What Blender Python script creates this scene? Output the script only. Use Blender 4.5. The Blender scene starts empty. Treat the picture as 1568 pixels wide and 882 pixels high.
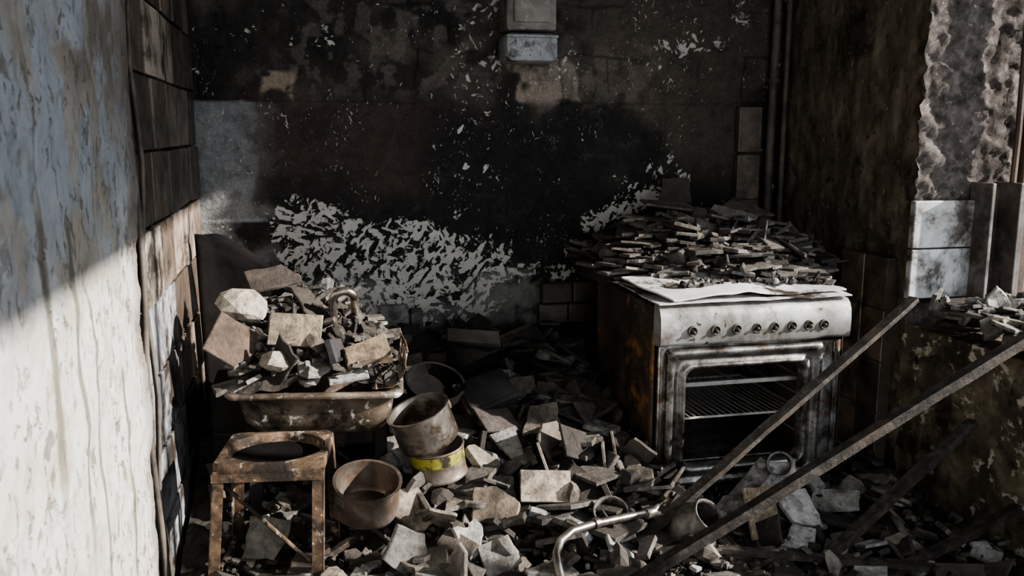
import bpy, bmesh, math, random
import numpy as np
from mathutils import Vector, Matrix, Euler, noise as mnoise
random.seed(7); rng=np.random.RandomState(3)
R=random.Random(11)
COL=bpy.context.scene.collection

# ------------------------------------------------------------ numpy noise
_T=rng.rand(8,256,256)
def vnoise(x,y,s=0):
    t=_T[s%8]
    xi=np.floor(x).astype(int); yi=np.floor(y).astype(int)
    fx=x-xi; fy=y-yi
    fx=fx*fx*(3-2*fx); fy=fy*fy*(3-2*fy)
    a=t[xi%256,yi%256]; b=t[(xi+1)%256,yi%256]; c=t[xi%256,(yi+1)%256]; d=t[(xi+1)%256,(yi+1)%256]
    return (a*(1-fx)+b*fx)*(1-fy)+(c*(1-fx)+d*fx)*fy
def fbm(x,y,sc,o=4,s=0):
    r=0;am=.5;tot=0
    for i in range(o):
        r=r+am*vnoise(x*sc+17.3*i+5*s,y*sc+9.1*i+3*s,s+i); tot+=am; am*=.5; sc*=2.03
    return r/tot
def sstep(a,b,x):
    t=np.clip((x-a)/(b-a),0,1); return t*t*(3-2*t)
def boxm(x,z,x0,x1,z0,z1,f):
    return sstep(x0-f,x0+f,x)*(1-sstep(x1-f,x1+f,x))*sstep(z0-f,z0+f,z)*(1-sstep(z1-f,z1+f,z))

# ------------------------------------------------------------ mesh builder
class MB:
    def __init__(s): s.v=[];s.f=[];s.m=[];s.c=[]
    def add(s,vs,fs,mi=0,col=(1,1,1),M=None):
        o=len(s.v)
        if M is not None: vs=[tuple(M@Vector(p)) for p in vs]
        s.v.extend([tuple(p) for p in vs])
        for k,f in enumerate(fs):
            s.f.append(tuple(i+o for i in f)); s.m.append(mi)
            s.c.append(col[k] if isinstance(col,list) else col)
    def box(s,x0,x1,y0,y1,z0,z1,mi=0,col=(1,1,1),M=None,bev=0):
        b=min(bev,(x1-x0)/3,(y1-y0)/3,(z1-z0)/3)
        if b<=0:
            vs=[(x0,y0,z0),(x1,y0,z0),(x1,y1,z0),(x0,y1,z0),(x0,y0,z1),(x1,y0,z1),(x1,y1,z1),(x0,y1,z1)]
            fs=[(3,2,1,0),(4,5,6,7),(0,1,5,4),(1,2,6,5),(2,3,7,6),(3,0,4,7)]
            s.add(vs,fs,mi,col,M); return
        bm=bmesh.new(); bmesh.ops.create_cube(bm,size=1)
        for v in bm.verts:
            v.co=Vector(((x0+x1)/2+v.co.x*(x1-x0),(y0+y1)/2+v.co.y*(y1-y0),(z0+z1)/2+v.co.z*(z1-z0)))
        bmesh.ops.bevel(bm,geom=bm.edges[:],offset=b,segments=2,affect='EDGES',profile=.5)
        bm.verts.index_update()
        s.add([v.co[:] for v in bm.verts],[[v.index for v in f.verts] for f in bm.faces],mi,col,M); bm.free()
    def tube(s,pts,r,n=8,mi=0,col=(1,1,1),M=None,flat=1.0,cap=True):
        pts=[Vector(p) for p in pts]; vs=[];fs=[]
        up=Vector((0,0,1)); prev=None
        for i,p in enumerate(pts):
            d=(pts[min(i+1,len(pts)-1)]-pts[max(i-1,0)]).normalized()
            if prev is None:
                a=d.cross(up)
                if a.length<.05: a=d.cross(Vector((1,0,0)))
                a.normalize()
            else:
                a=(prev-d*prev.dot(d)).normalized()
            prev=a; b=a.cross(d).normalized()
            rr=r[i] if isinstance(r,(list,tuple)) else r
            for k in range(n):
                t=2*math.pi*(k+.5)/n
                vs.append(p+a*math.cos(t)*rr+b*math.sin(t)*rr*flat)
        for i in range(len(pts)-1):
            for k in range(n):
                k2=(k+1)%n
                fs.append((i*n+k,i*n+k2,(i+1)*n+k2,(i+1)*n+k))
        if cap:
            fs.append(tuple(range(n))[::-1]); fs.append(tuple((len(pts)-1)*n+k for k in range(n)))
        s.add([tuple(v) for v in vs],fs,mi,col,M)
    def lathe(s,prof,n=40,mi=0,col=(1,1,1),M=None,dent=0,seed=0):
        vs=[];fs=[]
        for (r,z) in prof:
            for k in range(n):
                t=2*math.pi*k/n
                q=1+dent*(mnoise.noise(Vector((math.cos(t)*1.3+seed,math.sin(t)*1.3,z*9)))) if dent else 1
                vs.append((r*q*math.cos(t),r*q*math.sin(t),z))
        for i in range(len(prof)-1):
            for k in range(n):
                k2=(k+1)%n
                fs.append((i*n+k,i*n+k2,(i+1)*n+k2,(i+1)*n+k))
        s.add(vs,fs,mi,col,M)
    def build(s,name,mats,parent=None,smooth=False,solid=0,angle=None):
        me=bpy.data.meshes.new(name); me.from_pydata(s.v,[],s.f); me.update()
        for m in (mats if isinstance(mats,(list,tuple)) else [mats]): me.materials.append(m)
        me.polygons.foreach_set('material_index',s.m)
        ca=me.color_attributes.new('Col','FLOAT_COLOR','CORNER')
        arr=np.ones((len(me.loops),4),dtype=np.float32); i=0
        for f,c in zip(s.f,s.c):
            arr[i:i+len(f),:3]=c; i+=len(f)
        ca.data.foreach_set('color',arr.ravel())
        if smooth: me.polygons.foreach_set('use_smooth',[True]*len(me.polygons))
        o=bpy.data.objects.new(name,me); COL.objects.link(o)
        if parent: o.parent=parent
        if solid:
            md=o.modifiers.new('s','SOLIDIFY'); md.thickness=solid
        if angle:
            bm=bmesh.new(); bm.from_mesh(me)
            for e in bm.edges:
                if len(e.link_faces)==2 and e.calc_face_angle(0)>angle: e.smooth=False
            bm.to_mesh(me); bm.free()
        return o
def empty(name,loc=(0,0,0)):
    e=bpy.data.objects.new(name,None); e.location=loc; COL.objects.link(e); return e
def pivot(e,c,rz):
    c=Vector(c); Rm=Matrix.Rotation(rz,3,'Z'); e.location=c-Rm@c; e.rotation_euler=(0,0,rz)

# ------------------------------------------------------------ materials
class NT:
    def __init__(s,name):
        s.m=bpy.data.materials.new(name); s.m.use_nodes=True; s.t=s.m.node_tree
        s.b=s.t.nodes['Principled BSDF']; s.tc=s.t.nodes.new('ShaderNodeTexCoord')
    def n(s,ty,props=None,**inp):
        nd=s.t.nodes.new(ty)
        for k,v in (props or {}).items(): setattr(nd,k,v)
        for k,v in inp.items(): s.set(nd.inputs[k],v)
        return nd
    def set(s,sock,v):
        if isinstance(v,bpy.types.NodeSocket): s.t.links.new(v,sock)
        else: sock.default_value=v
    def map(s,scale=(1,1,1),rot=(0,0,0),vec=None):
        mp=s.n('ShaderNodeMapping'); s.set(mp.inputs['Vector'],vec or s.tc.outputs['Object']); mp.inputs['Scale'].default_value=scale; mp.inputs['Rotation'].default_value=rot
        return mp.outputs[0]
    def noise(s,sc,det=5,rough=.6,dist=0,vec=None,stretch=None):
        v=vec or s.tc.outputs['Object']
        if stretch: v=s.map(stretch,vec=v)
        nd=s.n('ShaderNodeTexNoise',Scale=sc,Detail=det,Roughness=rough,Distortion=dist); s.set(nd.inputs['Vector'],v)
        return nd.outputs['Fac']
    def ramp(s,fac,stops,interp='LINEAR'):
        r=s.t.nodes.new('ShaderNodeValToRGB'); s.set(r.inputs[0],fac); r.color_ramp.interpolation=interp
        el=r.color_ramp.elements
        while len(el)<len(stops): el.new(.5)
        for e,(p,c) in zip(el,stops):
            e.position=p; e.color=(c,c,c,1) if isinstance(c,(int,float)) else (*c,1)
        return r.outputs[0]
    def mix(s,fac,a,b,bt='MIX'):
        m=s.t.nodes.new('ShaderNodeMix'); m.data_type='RGBA'; m.blend_type=bt
        s.set(m.inputs[0],fac); s.set(m.inputs[6],a if isinstance(a,bpy.types.NodeSocket) else (*a,1)); s.set(m.inputs[7],b if isinstance(b,bpy.types.NodeSocket) else (*b,1))
        return m.outputs[2]
    def math(s,op,a,b=0,c=None):
        m=s.t.nodes.new('ShaderNodeMath'); m.operation=op; s.set(m.inputs[0],a); s.set(m.inputs[1],b)
        if c is not None: s.set(m.inputs[2],c)
        return m.outputs[0]
    def attr(s,name,fac=False):
        a=s.t.nodes.new('ShaderNodeAttribute'); a.attribute_name=name
        return a.outputs['Fac'] if fac else a.outputs['Color']
    def bump(s,h,st,dist=.01,prev=None):
        b=s.t.nodes.new('ShaderNodeBump'); s.set(b.inputs['Height'],h); b.inputs['Strength'].default_value=st; b.inputs['Distance'].default_value=dist
        if prev is not None: s.set(b.inputs['Normal'],prev)
        return b.outputs[0]
    def fin(s,col,rough=.8,metal=0,normal=None,spec=None):
        s.set(s.b.inputs['Base Color'],col if isinstance(col,bpy.types.NodeSocket) else (*col,1))
        s.set(s.b.inputs['Roughness'],rough); s.set(s.b.inputs['Metallic'],metal)
        if normal is not None: s.set(s.b.inputs['Normal'],normal)
        if spec is not None: s.b.inputs['Specular IOR Level'].default_value=spec
        return s.m

def simple(name,stops,sc=8,rough=(.5,.9),metal=0,bump=.3,bsc=60,spots=(),stretch=None,spec=.3,useattr=False):
    N=NT(name)
    a=N.noise(sc,6,.65,.4,stretch=stretch); c=N.ramp(a,stops)
    if useattr: c=N.mix(1,N.attr('Col'),c,'MULTIPLY')
    for (scol,ssc,th,w) in spots:
        k=N.ramp(N.noise(ssc,7,.7,.3),[(th-w,0.),(th+w,1.)]); c=N.mix(k,c,scol)
    r=N.ramp(N.noise(sc*2.3,4),[(.3,rough[0]),(.7,rough[1])])
    b=N.bump(N.noise(bsc,6,.7),bump,.004)
    return N.fin(c,r,metal,b,spec)

# rubble: per-face colour * mottling + soot
N=NT('rubble'); c=N.attr('Col')
c=N.mix(1,c,N.ramp(N.noise(22,7,.72,.6),[(.3,.28),(.45,.6),(.6,.85),(.75,.95)]),'MULTIPLY')
c=N.mix(N.ramp(N.noise(8,6,.65,.5),[(.47,0.),(.62,.8)]),c,(.055,.047,.041))
c=N.mix(N.ramp(N.noise(60,5,.75),[(.55,0.),(.65,.75)]),c,(.075,.064,.056))
M_RUB=N.fin(c,.85,0,N.bump(N.noise(90,6,.75),.9,.006,N.bump(N.noise(25,3,.6),.6,.014)),.22)

# back wall
N=NT('burnt_plaster_wall'); base=N.attr('Col')
base=N.mix(1,base,N.ramp(N.noise(14,8,.74,.5),[(.27,.3),(.5,.8),(.68,1.)]),'MULTIPLY')
base=N.mix(1,base,N.ramp(N.noise(90,6,.75),[(.3,.5),(.7,1.)]),'MULTIPLY')
scf=N.ramp(N.noise(7,9,.78,.6),[(.52,0.),(.70,.6)])
base=N.mix(N.math('MULTIPLY',scf,N.ramp(N.noise(55,6,.75),[(.45,0.),(.68,1.)])),base,(.17,.145,.125))
def strokes(N,rot,sc):
    v=N.map((1,1,1),(0,rot,0)); v=N.map((1.0,1,.42),(0,0,0),vec=v)
    nz=N.t.nodes.new('ShaderNodeTexNoise'); nz.inputs['Scale'].default_value=30; nz.inputs['Detail'].default_value=5; N.set(nz.inputs['Vector'],v)
    wv=N.mix(.03,v,nz.outputs['Color'],'ADD')
    vo=N.n('ShaderNodeTexVoronoi',{'distance':'CHEBYCHEV','feature':'F1'},Scale=sc,Randomness=1.); N.set(vo.inputs['Vector'],wv)
    sep=N.n('ShaderNodeSeparateColor'); N.set(sep.inputs[0],vo.outputs['Color']); return sep.outputs[0]
c1=strokes(N,.45,72.); c2=strokes(N,-.65,66.); c3=strokes(N,1.35,60.)
sel=N.ramp(N.noise(9,2),[(.44,0.),(.46,1.)]); sel2=N.ramp(N.noise(13,2,stretch=(1,1,1.3)),[(.55,0.),(.57,1.)])
cell=N.mix(sel2,N.mix(sel,c1,c2),c3)
fn=N.noise(60,5,.75,1.0)
big=N.noise(12,3,.6,.8)
val=N.math('ADD',N.math('MULTIPLY',cell,.62),N.math('ADD',N.math('MULTIPLY',fn,.45),N.math('MULTIPLY',big,.38)))
dd=N.math('SUBTRACT',N.attr('Flake',True),val)
fm=N.ramp(N.math('MULTIPLY_ADD',dd,9.0,.5),[(.45,0.),(.6,1.)])
fcol=N.mix(N.noise(18,4),(.4,.37,.33),(.74,.72,.67))
c=N.mix(fm,base,fcol)
sp=N.ramp(N.math('ADD',N.noise(60,2,.5,1.5,stretch=(1,1,.6)),N.math('MULTIPLY',N.noise(5,2),.35)),[(.88,0.),(.90,1.)])
c=N.mix(sp,c,(.45,.42,.38))
h=N.math('ADD',N.math('MULTIPLY',fm,.8),N.noise(60,7,.75))
M_BACK=N.fin(c,N.ramp(N.noise(30,4),[(.3,.55),(.7,.85)]),0,N.bump(h,.9,.006,N.bump(N.noise(12,5,.65),.8,.025)),.4)

# left plaster
N=NT('peeling_plaster'); base=N.attr('Col')
base=N.mix(1,base,N.ramp(N.noise(16,8,.75,.4),[(.3,.6),(.5,.92),(.7,1.)]),'MULTIPLY')
pit=N.ramp(N.noise(38,5,.65,.6,stretch=(1,1,.7)),[(.56,0.),(.61,.85)])
pit2=N.math('MULTIPLY',pit,N.ramp(N.noise(5,4),[(.42,.05),(.55,1.)]))
c=N.mix(pit2,base,(.22,.195,.16))
M_LEFT=N.fin(c,.85,0,N.bump(N.math('SUBTRACT',N.noise(30,8,.75),pit2),.9,.008),.2)

M_RIGHT=simple('sooty_render',[(.28,(.04,.033,.026)),(.45,(.11,.09,.067)),(.58,(.19,.157,.118)),(.72,(.32,.27,.21))],sc=6,rough=(.8,.95),bump=.6,bsc=55,
   spots=[((.032,.026,.021),3.2,.58,.08),((.38,.32,.25),28,.65,.03),((.035,.028,.023),22,.62,.05)],stretch=(1,1.6,.55),useattr=True,spec=.15)
M_SILL=simple('sooty_render_low',[(.3,(.035,.029,.023)),(.5,(.11,.09,.065)),(.62,(.2,.172,.115)),(.72,(.32,.28,.21))],sc=7,rough=(.8,.95),bump=.8,bsc=45,
   spots=[((.52,.48,.39),11,.60,.02),((.025,.02,.016),5,.57,.06)],spec=.15)
M_REV=simple('crumbling_reveal',[(.3,(.03,.025,.022)),(.5,(.09,.077,.07)),(.7,(.18,.157,.145))],sc=22,rough=(.85,.95),bump=1.0,bsc=30,
   spots=[((.02,.017,.015),7,.60,.1),((.3,.27,.25),45,.65,.04)],spec=.1)
M_TILE=simple('sooted_tile',[(.3,(.4,.37,.34)),(.6,(1,1,1))],sc=9,rough=(.25,.6),bump=.2,bsc=50,spots=[((.045,.036,.03),6,.54,.07),((.09,.066,.045),14,.6,.05)],useattr=True,spec=.5)
M_CONC=simple('dark_concrete',[(.3,(.05,.045,.04)),(.7,(.14,.125,.11))],sc=6,bump=.5)
M_CEIL=simple('sooty_ceiling',[(.3,(.03,.027,.024)),(.7,(.09,.08,.07))],sc=5,bump=.4)
M_EXT=simple('outside_render',[(.3,(.05,.06,.075)),(.7,(.16,.18,.21))],sc=12,bump=1.,bsc=30)
M_ENWHITE=simple('scorched_white_enamel',[(.25,(.22,.2,.18)),(.42,(.58,.57,.56)),(.7,(.8,.8,.8))],sc=4,rough=(.18,.4),bump=.12,bsc=40,spots=[((.06,.045,.035),5.5,.58,.05),((.25,.2,.155),16,.62,.05)],spec=.6)
M_PANEL=simple('scorched_panel_steel',[(.3,(.12,.105,.09)),(.45,(.36,.345,.325)),(.7,(.74,.73,.72))],sc=3.5,rough=(.22,.45),metal=.5,bump=.12,bsc=40,spots=[((.11,.08,.055),4.5,.54,.09),((.05,.038,.028),30,.63,.03)])
M_BODY=simple('burnt_stove_side',[(.25,(.022,.018,.016)),(.45,(.055,.043,.034)),(.6,(.11,.078,.055)),(.72,(.24,.145,.08))],sc=3.6,rough=(.45,.8),metal=.2,bump=.5,bsc=50,
   spots=[((.42,.2,.06),5,.63,.05),((.36,.33,.29),26,.66,.03),((.02,.016,.014),7,.59,.06)],stretch=(1,1,.5),spec=.35)
M_DOOR=simple('tarnished_chrome',[(.3,(.10,.09,.08)),(.5,(.26,.25,.235)),(.7,(.52,.51,.5))],sc=6,rough=(.22,.5),metal=.8,bump=.12,bsc=60,spots=[((.05,.04,.033),9,.52,.08),((.15,.085,.045),14,.60,.05)])
M_BLACK=simple('charred_black',[(.3,(.012,.011,.010)),(.7,(.04,.035,.032))],sc=8,rough=(.35,.7),bump=.3,spec=.4)
M_CHAR=simple('charred_matte',[(.3,(.006,.006,.006)),(.7,(.018,.016,.015))],sc=8,rough=(.9,1.),bump=.5,spec=.03)
M_OVEN=simple('oven_enamel_burnt',[(.3,(.045,.038,.032)),(.7,(.13,.11,.09))],sc=8,rough=(.35,.7),bump=.2,spec=.5)
M_HOLE=simple('hole_black',[(.3,(.003,.003,.003)),(.7,(.006,.005,.005))],rough=(.8,.9),bump=0)
M_WIRE=simple('rack_wire',[(.3,(.3,.28,.26)),(.7,(.65,.63,.6))],sc=12,rough=(.3,.6),metal=.2,bump=.1,spec=.6)
M_DULL=simple('dull_steel',[(.3,(.05,.044,.038)),(.5,(.14,.128,.115)),(.7,(.32,.3,.28))],sc=14,rough=(.4,.7),metal=.5,bump=.3,spots=[((.04,.03,.024),18,.56,.05)])
M_RUST=simple('rusty_iron',[(.28,(.028,.02,.015)),(.45,(.08,.055,.037)),(.58,(.16,.105,.068)),(.72,(.32,.245,.18))],sc=16,rough=(.6,.9),metal=.25,bump=.7,bsc=70,spots=[((.5,.45,.4),24,.61,.03),((.03,.024,.02),9,.53,.05)])
M_SINK=simple('burnt_enamel_sink',[(.28,(.04,.03,.023)),(.45,(.1,.075,.055)),(.6,(.2,.158,.122)),(.75,(.38,.345,.29))],sc=6,rough=(.25,.6),bump=.25,bsc=50,metal=.2,
   spots=[((.022,.017,.014),6,.54,.06),((.55,.52,.46),26,.61,.03)],stretch=(1,1,1.6),spec=.5)
M_ALU=simple('sooty_aluminium',[(.28,(.12,.1,.085)),(.48,(.32,.29,.26)),(.7,(.62,.6,.57))],sc=7,rough=(.22,.45),metal=.85,bump=.15,bsc=60,spots=[((.09,.06,.035),9,.55,.07)])
M_ALU2=simple('scorched_aluminium',[(.28,(.07,.058,.05)),(.48,(.2,.165,.14)),(.7,(.48,.44,.4))],sc=6,rough=(.3,.55),metal=.75,bump=.2,bsc=60,spots=[((.2,.12,.075),12,.6,.07)])
M_YEL=simple('yellow_tin',[(.3,(.2,.175,.03)),(.7,(.46,.42,.08))],sc=9,rough=(.4,.6),bump=.1,spots=[((.03,.028,.02),9,.5,.04)])
M_BAR=simple('corroded_bar',[(.3,(.017,.015,.013)),(.5,(.04,.034,.03)),(.72,(.11,.095,.083))],sc=26,rough=(.5,.8),metal=.3,bump=.9,bsc=90,spots=[((.08,.062,.048),10,.6,.06)])
M_PIPE=simple('old_pipe',[(.3,(.04,.034,.029)),(.7,(.17,.145,.12))],sc=9,rough=(.5,.8),metal=.2,bump=.3)
M_BOXG=simple('meter_box_paint',[(.3,(.12,.12,.12)),(.5,(.36,.37,.37)),(.72,(.62,.64,.65))],sc=9,rough=(.3,.6),bump=.5,spots=[((.05,.04,.034),9,.57,.07),((.08,.065,.05),30,.62,.04)])
M_BOXD=simple('meter_box_burnt',[(.3,(.06,.052,.045)),(.7,(.3,.27,.24))],sc=8,rough=(.5,.7),bump=.4,spots=[((.45,.42,.38),20,.62,.04)])
M_WOOD=simple('window_frame_rust',[(.3,(.03,.02,.016)),(.7,(.14,.095,.07))],sc=9,rough=(.6,.8),bump=.5,stretch=(1,1,.3))
M_CHARW=simple('charred_cabinet',[(.3,(.012,.01,.009)),(.7,(.05,.042,.036))],sc=14,rough=(.6,.9),bump=.8,stretch=(1,1,.3))

# ------------------------------------------------------------ grid surface helper
def grid_obj(name,U,V,fn,mat,colfn,flk=None):
    nu,nv=U.shape
    P=fn(U,V).reshape(-1,3)
    idx=np.arange(nu*nv).reshape(nu,nv)
    F=np.stack([idx[:-1,:-1],idx[1:,:-1],idx[1:,1:],idx[:-1,1:]],-1).reshape(-1,4)
    me=bpy.data.meshes.new(name); me.vertices.add(len(P)); me.vertices.foreach_set('co',P.ravel())
    me.loops.add(F.size); me.loops.foreach_set('vertex_index',F.ravel())
    me.polygons.add(len(F)); me.polygons.foreach_set('loop_start',np.arange(0,F.size,4)); me.polygons.foreach_set('loop_total',np.full(len(F),4))
    me.update(calc_edges=True); me.validate()
    me.polygons.foreach_set('use_smooth',np.ones(len(F),dtype=bool))
    ca=me.color_attributes.new('Col','FLOAT_COLOR','POINT'); a=np.ones((len(P),4),dtype=np.float32); a[:,:3]=colfn(U,V).reshape(-1,3); ca.data.foreach_set('color',a.ravel())
    if flk is not None:
        fa=me.attributes.new('Flake','FLOAT','POINT'); fa.data.foreach_set('value',flk(U,V).ravel().astype(np.float32))
    me.materials.append(mat); o=bpy.data.objects.new(name,me); COL.objects.link(o); return o
XL,XR,YB,ZC=-.404,2.14,3.72,2.75
def lerp(a,b,t): return a*(1-t[...,None])+np.array(b)*t[...,None]

# ---- wall_back
U,V=np.meshgrid(np.linspace(XL-.05,XR+.05,430),np.linspace(0,ZC,450),indexing='ij')
def groove(x,z):
    up=sstep(1.48,1.54,z)
    wx=x+.04*(fbm(x,z,7,4,2)-.5)*2; wz=z+.03*(fbm(x,z,7,4,3)-.5)*2
    gz=np.minimum(np.abs((wz-1.52)%.2),np.abs(.2-(wz-1.52)%.2))
    row=np.floor((wz-1.52)/.2)
    xx=(wx+.18+.07*row)%.21
    gx=np.minimum(xx,.21-xx)
    g=np.maximum(1-sstep(.0,.008,gz),1-sstep(.0,.008,gx)*1.0)*up
    g=g*sstep(.48,.6,fbm(x,z,6,3,5))
    g=np.maximum(g,(1-sstep(0,.006,np.abs(z+.012*(fbm(x,z,9,4,3)-.5)-1.518)))*.7*sstep(.40,.55,fbm(x,z,5,3,6)))
    return g
def bcol(x,z):
    n1=fbm(x,z,2.2,5,0); n2=fbm(x,z,7,5,1); n3=fbm(x,z,20,4,2)
    w=(n2-.5)*.16; w3=(n3-.5)*.05
    c=np.zeros(x.shape+(3,))+np.array((.021,.018,.0165))
    c=lerp(c,(.095,.062,.049),sstep(.32,.54,n1)*boxm(x,z+w,-.25,.85,1.05,1.6,.15)*.9)
    c=lerp(c,(.12,.098,.079),sstep(.38,.56,n2)*sstep(1.42,1.62,z+w)*.9)
    c=lerp(c,(.028,.024,.021),sstep(.52,.66,n1)*sstep(1.5,1.6,z)*.8)
    c=lerp(c,(.15,.12,.093),boxm(x+w,z+w,1.15,2.2,1.2,2.0,.12)*sstep(.38,.58,n1)*.75)
    c=lerp(c,(.010,.0095,.010),boxm(x+w*2,z+w*2,.42,1.25,.98,1.5,.13)*.85)
    c=lerp(c,(.27,.27,.26),boxm(x+w,z+w,-.5,.95,.3,.80,.07)*sstep(.38,.56,n2)*.9)
    c=lerp(c,(.28,.28,.27),boxm(x+w,z+w*1.4,-.5,-.12,.3,1.12,.05)*sstep(.3,.52,n2))
    c=lerp(c,(.56,.58,.59),boxm(x+w*1.2,z+w3*.2,-.6,-.20,1.04,1.517,.006)*(1-sstep(-.27,-.15,x+w*1.5))*.95)
    c=lerp(c,(.26,.25,.235),boxm(x+w,z+w3*.2,-.6,-.10,1.05,1.515,.006)*(1-sstep(-.22,-.06,x+w*1.5))*.6)
    c=lerp(c,(.5,.39,.28),boxm(x+w,z+w*.9-.02,-.17,-.01,1.53,1.62,.012)*sstep(.3,.42,n3))
    c=lerp(c,(.45,.38,.3),boxm(x+w*1.2,z+w*.8,.86,1.16,1.52,1.70,.012)*sstep(.28,.42,n2))
    c=lerp(c,(.24,.2,.16),boxm(x+w,z+w,1.0,1.5,1.5,1.75,.06)*sstep(.4,.6,n3)*.7)
    c=lerp(c,(.24,.2,.165),boxm(x+w,z+w,-.05,.75,1.55,1.95,.08)*sstep(.5,.6,n3)*.6)
    c=lerp(c,(.34,.325,.3),boxm(x+w*1.2,z+w,.70,.98,.5,.80,.02)*sstep(.33,.45,n2)*.9)
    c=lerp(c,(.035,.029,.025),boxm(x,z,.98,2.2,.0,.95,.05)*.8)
    g=groove(x,z); c=c*(1-.6*g)[...,None]
    return c
def bflk(x,z):
    n1=fbm(x,z,3,4,4); n2=fbm(x,z,9,4,6); w=(n2-.5)*.2
    top=np.interp(x,[-.2,-.1,.1,.3,.6,.8],[1.16,1.17,1.12,1.07,1.03,.97])
    a=(1-sstep(top-.09,top+.06,z+w*.5))*sstep(.48,.64,z+w*.4)*sstep(-.2,-.12,x+w*.3)*(1-sstep(.7,.95,x+w))
    a=a*(.575+.36*n1)
    ln=np.interp(x,[1.15,1.3,1.65],[.99,1.04,1.18])
    b=np.exp(-((z-ln+w*.3)/.065)**2)*sstep(1.12,1.2,x)*(1-sstep(1.64,1.74,x))*.88
    c=.47*boxm(x,z,.9,1.7,1.0,1.45,.15)*sstep(.4,.6,n1)+.44*boxm(x,z,.55,.8,1.0,1.9,.06)+.48*boxm(x+w,z,1.1,1.6,1.55,1.8,.1)*sstep(.42,.6,n1)
    d=.32+.2*(n1-.5)+.2*sstep(.55,.7,n2)*sstep(1.5,1.7,z)
    e=.68*boxm(x,z+w*.4,.45,1.2,.74,.94,.06)*sstep(.35,.5,n1)
    return np.maximum.reduce([a,b,c,d,e])
def bpos(x,z):
    g=groove(x,z)
    y=YB+.009*(fbm(x,z,6,5,7)-.5)*2+.007*g
    y=y-.012*boxm(x,z,-.6,-.16,1.525,2.9,.004)
    return np.stack([x,y,z],-1)
grid_obj('wall_back',U,V,bpos,M_BACK,bcol,bflk)

# ---- wall_left (plaster near, tile bed far)
U,V=np.meshgrid(np.concatenate([np.linspace(-1.5,.9,40),np.linspace(.91,2.7,360),np.linspace(2.71,YB+.05,60)]),np.linspace(0,ZC,430),indexing='ij')
def edge(z): return 2.30+.05*(fbm(z*0,z,4,4,1)-.5)*2+.03*np.clip(z-1.0,-1,1)
CR=[(1.52,.006),(1.90,.004),(2.16,.006)]
def lpos(y,z):
    e=edge(z); n=fbm(y,z,9,5,2)
    e2=e+.05*(fbm(y,z,14,4,3)-.5)
    x=XL-.03*sstep(e2-.012,e2+.02,y)
    x=x+.008*(fbm(y,z,5,5,4)-.5)*2*(y<e2)+.012*(n-.5)
    for k,(yc,wd) in enumerate(CR):
        yy=yc+.03*(fbm(z*0+k,z,5,4,k)-.5)*2
        m=(1-sstep(0,wd,np.abs(y-yy)))*sstep(.5,.62,fbm(z*0+k*3,z,2.2,2,k+1)+.12*(z<1.0))
        x=x-.012*m
    return np.stack([x,y,z],-1)
def lcol(y,z):
    n1=fbm(y,z,2.5,5,5); n2=fbm(y,z,8,5,6); n3=fbm(y*2.2,z*.7,4,5,7)
    c=np.zeros(y.shape+(3,))+np.array((.64,.62,.585))
    c=lerp(c,(.41,.44,.47),sstep(1.0,1.3,z+(n2-.5)*.4))
    c=lerp(c,(.34,.31,.265),sstep(.44,.6,n3)*sstep(1.0,1.25,z)*.8)
    c=lerp(c,(.48,.42,.33),sstep(.5,.64,n2)*.6)
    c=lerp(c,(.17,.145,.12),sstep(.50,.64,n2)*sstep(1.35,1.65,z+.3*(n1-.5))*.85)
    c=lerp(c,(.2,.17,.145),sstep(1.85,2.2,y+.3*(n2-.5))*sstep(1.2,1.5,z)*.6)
    for k,(yc,wd,z0,z1) in enumerate([(1.50,.022,.75,1.27),(1.66,.02,.6,1.25),(1.78,.012,.4,1.1),(2.0,.015,.3,.9)]):
        yy=yc+.012*(fbm(z*0+k,z,4,3,k)-.5)*2
        m=(1-sstep(wd*.5,wd,np.abs(y-yy)))*sstep(z0-.05,z0+.15,z)*(1-sstep(z1-.02,z1+.02,z))
        c=lerp(c,(.18,.16,.125),m*.85)
    for k,(yc,wd) in enumerate(CR):
        yy=yc+.03*(fbm(z*0+k,z,5,4,k)-.5)*2
        m=(1-sstep(0,wd,np.abs(y-yy)))*sstep(.5,.62,fbm(z*0+k*3,z,2.2,2,k+1)+.12*(z<1.0))
        c=lerp(c,(.03,.025,.02),m)
    e=edge(z)+.05*(fbm(y,z,14,4,3)-.5)
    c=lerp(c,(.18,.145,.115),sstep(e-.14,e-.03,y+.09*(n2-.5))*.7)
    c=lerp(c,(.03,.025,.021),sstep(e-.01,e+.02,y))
    return c
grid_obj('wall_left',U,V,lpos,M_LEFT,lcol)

mb=MB()
rows=[i*.205+.12 for i in range(12)]
for r,z0 in enumerate(rows):
    y=2.42+R.uniform(-.03,.02)
    while y<YB-.03:
        y1=min(y+.27,YB-.01)
        if y1-y>.05:
            col=R.choice([(.08,.062,.05),(.12,.09,.07),(.17,.13,.1),(.1,.077,.062),(.22,.17,.135)])
            if z0<1.0 and R.random()<.6: col=R.choice([(.4,.33,.27),(.26,.2,.16),(.5,.45,.4)])
            if z0<.75 and y<2.75: col=(.42,.44,.47)
            if 1.5<z0 and 2.6<y<3.0 and r%2: col=(.5,.42,.35)
            ox=R.uniform(-.004,.006)
            M=Matrix.Translation((XL-.022+ox,(y+y1)/2,z0+.1))@Euler((R.uniform(-.012,.012),R.uniform(-.02,.02),R.uniform(-.025,.025))).to_matrix().to_4x4()
            mb.box(-.008,.011,-(y1-y)/2+.003,(y1-y)/2-.003,-.0985,.0985,0,col,M,.003)
        y=y1
mb.build('wall_tiles_left',[M_TILE])
mb=MB()
mb.tube([(XL-.012+.006*math.sin(i*.9),2.37+.012*math.sin(i*.7),i*.12) for i in range(22)],.009,8)
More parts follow.
